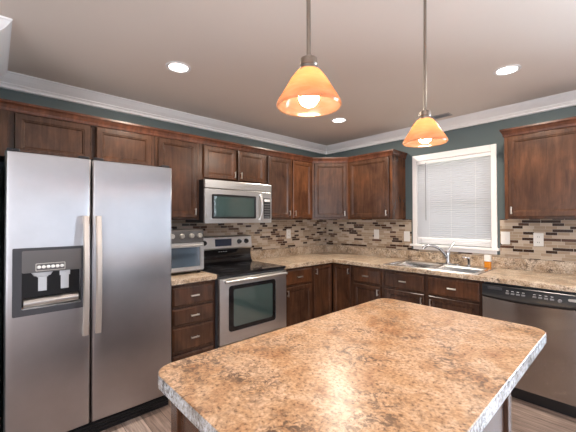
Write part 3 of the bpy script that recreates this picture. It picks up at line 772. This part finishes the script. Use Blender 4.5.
bm.faces.new(rows[0]); bm.faces.new(rows[-1]); m.build('door_panel', ST_DW, dw, smooth=True)
m = MB(); bm = m.bm; rows = []
for k in range(n + 1):
    u = 0.001 + (w - 0.002) * k / n; s_ = (1 - (2 * k / n - 1) ** 2); zb = 0.765 - 0.016 * s_
    rows.append([bm.verts.new((u, y, z)) for y, z in ((-DF + 0.029, zb), (-DF - 0.030 - 0.006 * s_, zb), (-DF - 0.036 - 0.008 * s_, zb + 0.012), (-DF - 0.030 - 0.004 * s_, zb + 0.026), (-DF - 0.028, 0.852), (-DF - 0.022, 0.858), (-DF + 0.029, 0.858))])
for A, B in zip(rows, rows[1:]):
    for k in range(7): bm.faces.new((A[k], A[(k + 1) % 7], B[(k + 1) % 7], B[k]))
bm.faces.new(rows[0]); bm.faces.new(rows[-1]); dc = m.build('control_panel', BLACK, dw, smooth=True)
def dy(z): return -DF - 0.0283 - (0.852 - z) * 0.06
MB().box(0.040, 0.135, dy(0.834) - 0.003, dy(0.834) + 0.006, 0.824, 0.844, 0.002).build('vent_slot', DKGREY, dc)
for k in range(9):
    if k == 4: continue
    z = 0.808; MB().box(0.160 + k * 0.033, 0.182 + k * 0.033, dy(z) - 0.0045, dy(z) + 0.004, z - 0.006, z + 0.006, 0.0015).build('button', GREYPL, dc)
    MB().box(0.164 + k * 0.033, 0.178 + k * 0.033, dy(0.826) - 0.0035, dy(0.826), 0.8245, 0.8275).build('marking', MARK, dc)
MB().lathe([(0.012, dy(0.806) + 0.004), (0.012, dy(0.806) - 0.006), (0.009, dy(0.806) - 0.009)], (0.478, 0, 0.806), 'Y', 18).build('dial', GREYPL, dc)
m = MB(); plate(m, rrect(0.520, 0.575, 0.812, 0.829, 0.008, 4), dy(0.82) - 0.0045, dy(0.82)); m.build('badge', NICKEL, dc)
MB().box(0.003, w - 0.003, -DF + 0.045, -DF + 0.06, 0.002, 0.108).build('kick_plate', BLACK, dw)

# ------------------------------------------------------------------ sink, faucet and things on the sink
X0, X1, Y0, Y1 = 1.270, 2.130, -0.600, -0.080
sk = thing('sink', 'double bowl stainless steel sink set into the counter', 'sink', (1.70, -0.34, CZ1))
ox, oy = 1.70, -0.34
def sinkmesh():
    m = MB(); bm = m.bm
    xs = [X0, 1.308, 1.668, 1.712, 2.092, X1]; ys = [Y0, -0.560, -0.205, Y1]
    zt = 0.0075
    V = {}
    def v(x, y, z):
        k = (round(x, 4), round(y, 4), round(z, 4))
        if k not in V: V[k] = bm.verts.new((x - ox, y - oy, z))
        return V[k]
    for i in range(5):
        for j in range(3):
            if j == 1 and i in (1, 3): continue
            bm.faces.new((v(xs[i], ys[j], zt), v(xs[i + 1], ys[j], zt), v(xs[i + 1], ys[j + 1], zt), v(xs[i], ys[j + 1], zt)))
    o = [(X0, Y0), (X1, Y0), (X1, Y1), (X0, Y1)]; e2 = 0.004
    o2 = [(X0 - e2, Y0 - e2), (X1 + e2, Y0 - e2), (X1 + e2, Y1 + e2), (X0 - e2, Y1 + e2)]
    ring = {0: xs, 2: xs}
    out = [v(x, Y0, zt) for x in xs] + [v(X1, y, zt) for y in ys[1:]] + [v(x, Y1, zt) for x in xs[-2::-1]] + [v(X0, y, zt) for y in ys[-2:0:-1]]
    low = [bm.verts.new((q.co.x * 1.008, q.co.y * 1.012, 0.0004)) for q in out]
    for k in range(len(out)): bm.faces.new((out[k], out[(k + 1) % len(out)], low[(k + 1) % len(out)], low[k]))
    for a, b in ((1.308, 1.668), (1.712, 2.092)):
        top = [v(a, -0.560, zt), v(b, -0.560, zt), v(b, -0.205, zt), v(a, -0.205, zt)]
        prev = top
        for ins, z in ((0.004, 0.001), (0.010, -0.02), (0.018, -0.150), (0.045, -0.172)):
            cur = [bm.verts.new((x - ox, y - oy, z)) for x, y in ((a + ins, -0.560 + ins), (b - ins, -0.560 + ins), (b - ins, -0.205 - ins), (a + ins, -0.205 - ins))]
            for k in range(4): bm.faces.new((prev[k], prev[(k + 1) % 4], cur[(k + 1) % 4], cur[k]))
            prev = cur
        bm.faces.new(prev)
    return m
so = sinkmesh().build('basin', SINKST, sk, smooth=True)
for x in (1.488, 1.902): MB().lathe([(0.001, -0.1715), (0.04, -0.1715), (0.042, -0.169), (0.001, -0.169)], (x - ox, -0.385 - oy, 0), 'Z', 24).build('drain', CHROME, sk)

fx, fy, fz = 1.722, -0.140, CZ1 + 0.0080
fc = thing('faucet', 'chrome single-lever kitchen faucet with arched spout', 'faucet', (fx, fy, fz))
m = MB(); m.lathe([(0.030, 0.0), (0.030, 0.008), (0.024, 0.014)], (0, 0, 0), 'Z', 28)
m.prism(rrect(-0.115, 0.115, -0.028, 0.028, 0.026, 6), 0.0, 0.007); m.build('base_plate', CHROME, fc, smooth=True)
m = MB(); m.lathe([(0.023, 0.0145), (0.021, 0.05), (0.021, 0.085), (0.022, 0.110), (0.016, 0.128), (0.004, 0.132)], (0, 0, 0), 'Z', 24); m.build('body', CHROME, fc, smooth=True)
dv = Vector((-0.80, -0.60, 0)).normalized()
pts = [(0.0, 0.050), (0.035, 0.105), (0.075, 0.148), (0.12, 0.172), (0.165, 0.182), (0.20, 0.180), (0.225, 0.168), (0.232, 0.150)]
m = MB(); m.tube([dv * a + Vector((0, 0, z)) for a, z in pts], 0.013, 14, [0.017, 0.016, 0.015, 0.014, 0.013, 0.014, 0.016, 0.016]); m.build('spout', CHROME, fc, smooth=True)
m = MB(); m.tube([(0.0, 0, 0.128), (0.020, 0.012, 0.165), (0.05, 0.03, 0.215), (0.058, 0.034, 0.228)], 0.008, 12, [0.010, 0.008, 0.0075, 0.009]); m.build('lever', CHROME, fc, smooth=True)
sd = thing('side_sprayer', 'short chrome side sprayer standing right of the faucet', 'sprayer', (1.915, -0.140, fz))
MB().lathe([(0.020, 0.0), (0.020, 0.006), (0.014, 0.012)], (0, 0, 0), 'Z', 20).build('base_plate', CHROME, sd, smooth=True)
m = MB(); m.lathe([(0.011, 0.0125), (0.012, 0.05), (0.016, 0.062), (0.015, 0.078), (0.003, 0.082)], (0, 0, 0), 'Z', 20)
m.tube([(0, 0, 0.07), (-0.03, -0.012, 0.082), (-0.048, -0.018, 0.080)], 0.008, 10); m.build('spray_head', CHROME, sd, smooth=True)
sb = thing('soap_bottle', 'small soap bottle with amber liquid at the right end of the sink', 'bottle', (2.070, -0.118, fz))
MB().prism(rrect(-0.027, 0.027, -0.020, 0.020, 0.010, 4), 0.0005, 0.055).build('liquid', AMBER, sb, smooth=True, bevel=0.002)
MB().prism(rrect(-0.028, 0.028, -0.021, 0.021, 0.010, 4), 0.0555, 0.116).build('bottle_top', LABELW, sb, smooth=True, bevel=0.003)

# ------------------------------------------------------------------ blind
bl = thing('window_blind', 'white horizontal slat blind lowered over the window', 'blind', (1.707, 0.012, 1.16))
bw = 0.3635
MB().box(-bw, bw, -0.022, 0.020, 0.822, 0.857, 0.003).build('headrail', TRIMWHITE, bl)
m = MB(); z = 0.020; ang = R(60)
while z < 0.815:
    c, s_ = 0.0135 * math.cos(ang), 0.0135 * math.sin(ang)
    m.bm.faces.new([m.bm.verts.new(p) for p in ((-bw, c, z - s_), (bw, c, z - s_), (bw, -0.0035, z - 0.001), (-bw, -0.0035, z - 0.001))])
    m.bm.faces.new([m.bm.verts.new(p) for p in ((-bw, -0.0035, z - 0.001), (bw, -0.0035, z - 0.001), (bw, -c, z + s_), (-bw, -c, z + s_))])
    z += 0.0222
m.build('slats', SLAT, bl)
MB().box(-bw, bw, -0.012, 0.012, -0.006, 0.006, 0.002).build('bottom_rail', TRIMWHITE, bl)
MB().tube([(-0.262, -0.030, 0.835), (-0.260, -0.030, 0.200)], 0.0035, 8).build('wand', GREYPL, bl)
m = MB()
for x in (-0.23, 0.0, 0.23): m.tube([(x, -0.016, 0.822), (x, -0.016, 0.0)], 0.0008, 5)
m.build('ladder_cord', WHITEPL, bl)

# ------------------------------------------------------------------ wall plates
def outlet(label, loc, rz, kind):
    t = thing('wall_outlet' if kind == 'o' else 'light_switch', label, 'outlet' if kind == 'o' else 'switch', loc, rz)
    m = MB(); m.box(-0.036, 0.036, -0.006, 0, -0.058, 0.058, 0.003); m.build('cover_plate', WHITEPL, t)
    if kind == 'o':
        for dz in (-0.024, 0.024):
            m = MB(); plate(m, rrect(-0.016, 0.016, dz - 0.014, dz + 0.014, 0.010, 4), -0.0085, -0.006); r = m.build('receptacle', WHITEPL, t)
            m = MB()
            for dx in (-0.006, 0.006): m.box(dx - 0.0015, dx + 0.0015, -0.0088, -0.0083, dz - 0.004, dz + 0.006)
            m.build('slot', BLACK, r)
    else:
        MB().box(-0.006, 0.006, -0.012, -0.006, -0.012, 0.012, 0.002).build('toggle', WHITEPL, t)
    return t
outlet('white wall outlet on the mosaic right of the range', (0.0093, -0.748, 1.190), RA, 'o')
outlet('white switch on the mosaic below the wide cabinet left of window', (0.825, -0.0093, 1.188), 0, 's')
outlet('white switch on the mosaic touching the window trim on the left', (1.222, -0.0093, 1.175), 0, 's')
outlet('white switch on the mosaic just right of the window', (2.186, -0.0093, 1.195), 0, 's')
outlet('white outlet below the large cabinet, farther right than the switch', (2.432, -0.0093, 1.190), 0, 'o')

# ------------------------------------------------------------------ pendants
def pendant(label, x, y, dz, lean):
    t = thing('pendant_lamp', label, 'lamp', (x, y, 1.690 + dz), 0, 'pendant lamps over the island')
    t.rotation_euler = (lean * 0.736, lean * 0.677, 0)
    top = CEIL - 1.690 - dz
    MB().lathe([(0.062, top - 0.0005), (0.062, top - 0.012), (0.045, top - 0.024), (0.010, top - 0.028)], seg=32).build('canopy', PEWTER, t, smooth=True)
    MB().lathe([(0.0062, 0.140), (0.0062, top - 0.02)], seg=12).build('rod', PEWTER, t, smooth=True)
    MB().lathe([(0.008, 0.146), (0.016, 0.142), (0.024, 0.137), (0.025, 0.120), (0.022, 0.116), (0.025, 0.114), (0.025, 0.103)], seg=28).build('socket_cap', PEWTER, t, smooth=True)
    outp = [(0.024, 0.107), (0.034, 0.101), (0.049, 0.082), (0.064, 0.056), (0.079, 0.032), (0.089, 0.015), (0.0915, 0.006), (0.088, 0.0)]
    inn = [(0.085, 0.003), (0.085, 0.013), (0.075, 0.031), (0.060, 0.055), (0.045, 0.079), (0.031, 0.097), (0.020, 0.102)]
    MB().lathe(outp + inn, seg=48, closed=True).build('lamp_shade', SHADE, t, smooth=True)
    MB().lathe([(0.002, 0.002), (0.012, 0.004), (0.022, 0.011), (0.028, 0.022), (0.029, 0.032), (0.026, 0.044), (0.018, 0.058), (0.013, 0.070), (0.013, 0.098)], seg=24).build('bulb', BULB, t, smooth=True)
    return t
pendant('amber glass pendant lamp nearer the camera, left one over the island', 2.39, -2.862, -0.002, 0.008)
pendant('amber glass pendant lamp in front of the window, right one over the island', 2.39, -2.128, 0.013, 0.024)

# ------------------------------------------------------------------ downlights and vent
def downlight(label, x, y):
    t = thing('recessed_light', label, 'ceiling light', (x, y, CEIL), 0, 'recessed ceiling lights')
    MB().lathe([(0.060, -0.0005), (0.082, -0.0005), (0.082, -0.004), (0.076, -0.008), (0.062, -0.006)], seg=40, closed=True).build('trim_ring', TRIMWHITE, t, smooth=True)
    MB().lathe([(0.0595, -0.0006), (0.0595, -0.003), (0.001, -0.003)], seg=40).build('lens', LENS, t)
    l = bpy.data.lights.new('downlight_beam', 'AREA'); l.shape = 'DISK'; l.size = 0.11; l.energy = 13; l.color = (1.0, 0.88, 0.74)
    o = bpy.data.objects.new('downlight_beam', l); COL.objects.link(o); o.location = (0, 0, -0.012); o.parent = t
downlight('lit recessed ceiling light above the refrigerator end of the kitchen', 0.925, -2.600)
downlight('lit recessed ceiling light near the corner, between the two pendants', 0.928, -0.875)
downlight('lit recessed ceiling light on the window side, right of both pendants', 2.415, -0.900)
vt = thing('ceiling_vent', 'small grey air vent on the ceiling above the window', 'vent', (1.705, -0.225, CEIL))
m = MB(); m.frame(-0.085, 0.085, -0.05, 0.05, 0.012, 0, 0.006)
for v in m.bm.verts: v.co = Vector((v.co.x, v.co.z, -v.co.y - 0.0005))
m.build('vent_frame', VENTM, vt)
m = MB()
for k in range(7): m.box(-0.073, 0.073, -0.036 + k * 0.011, -0.030 + k * 0.011, -0.005, -0.0006)
m.build('louvers', GREYPL, vt)
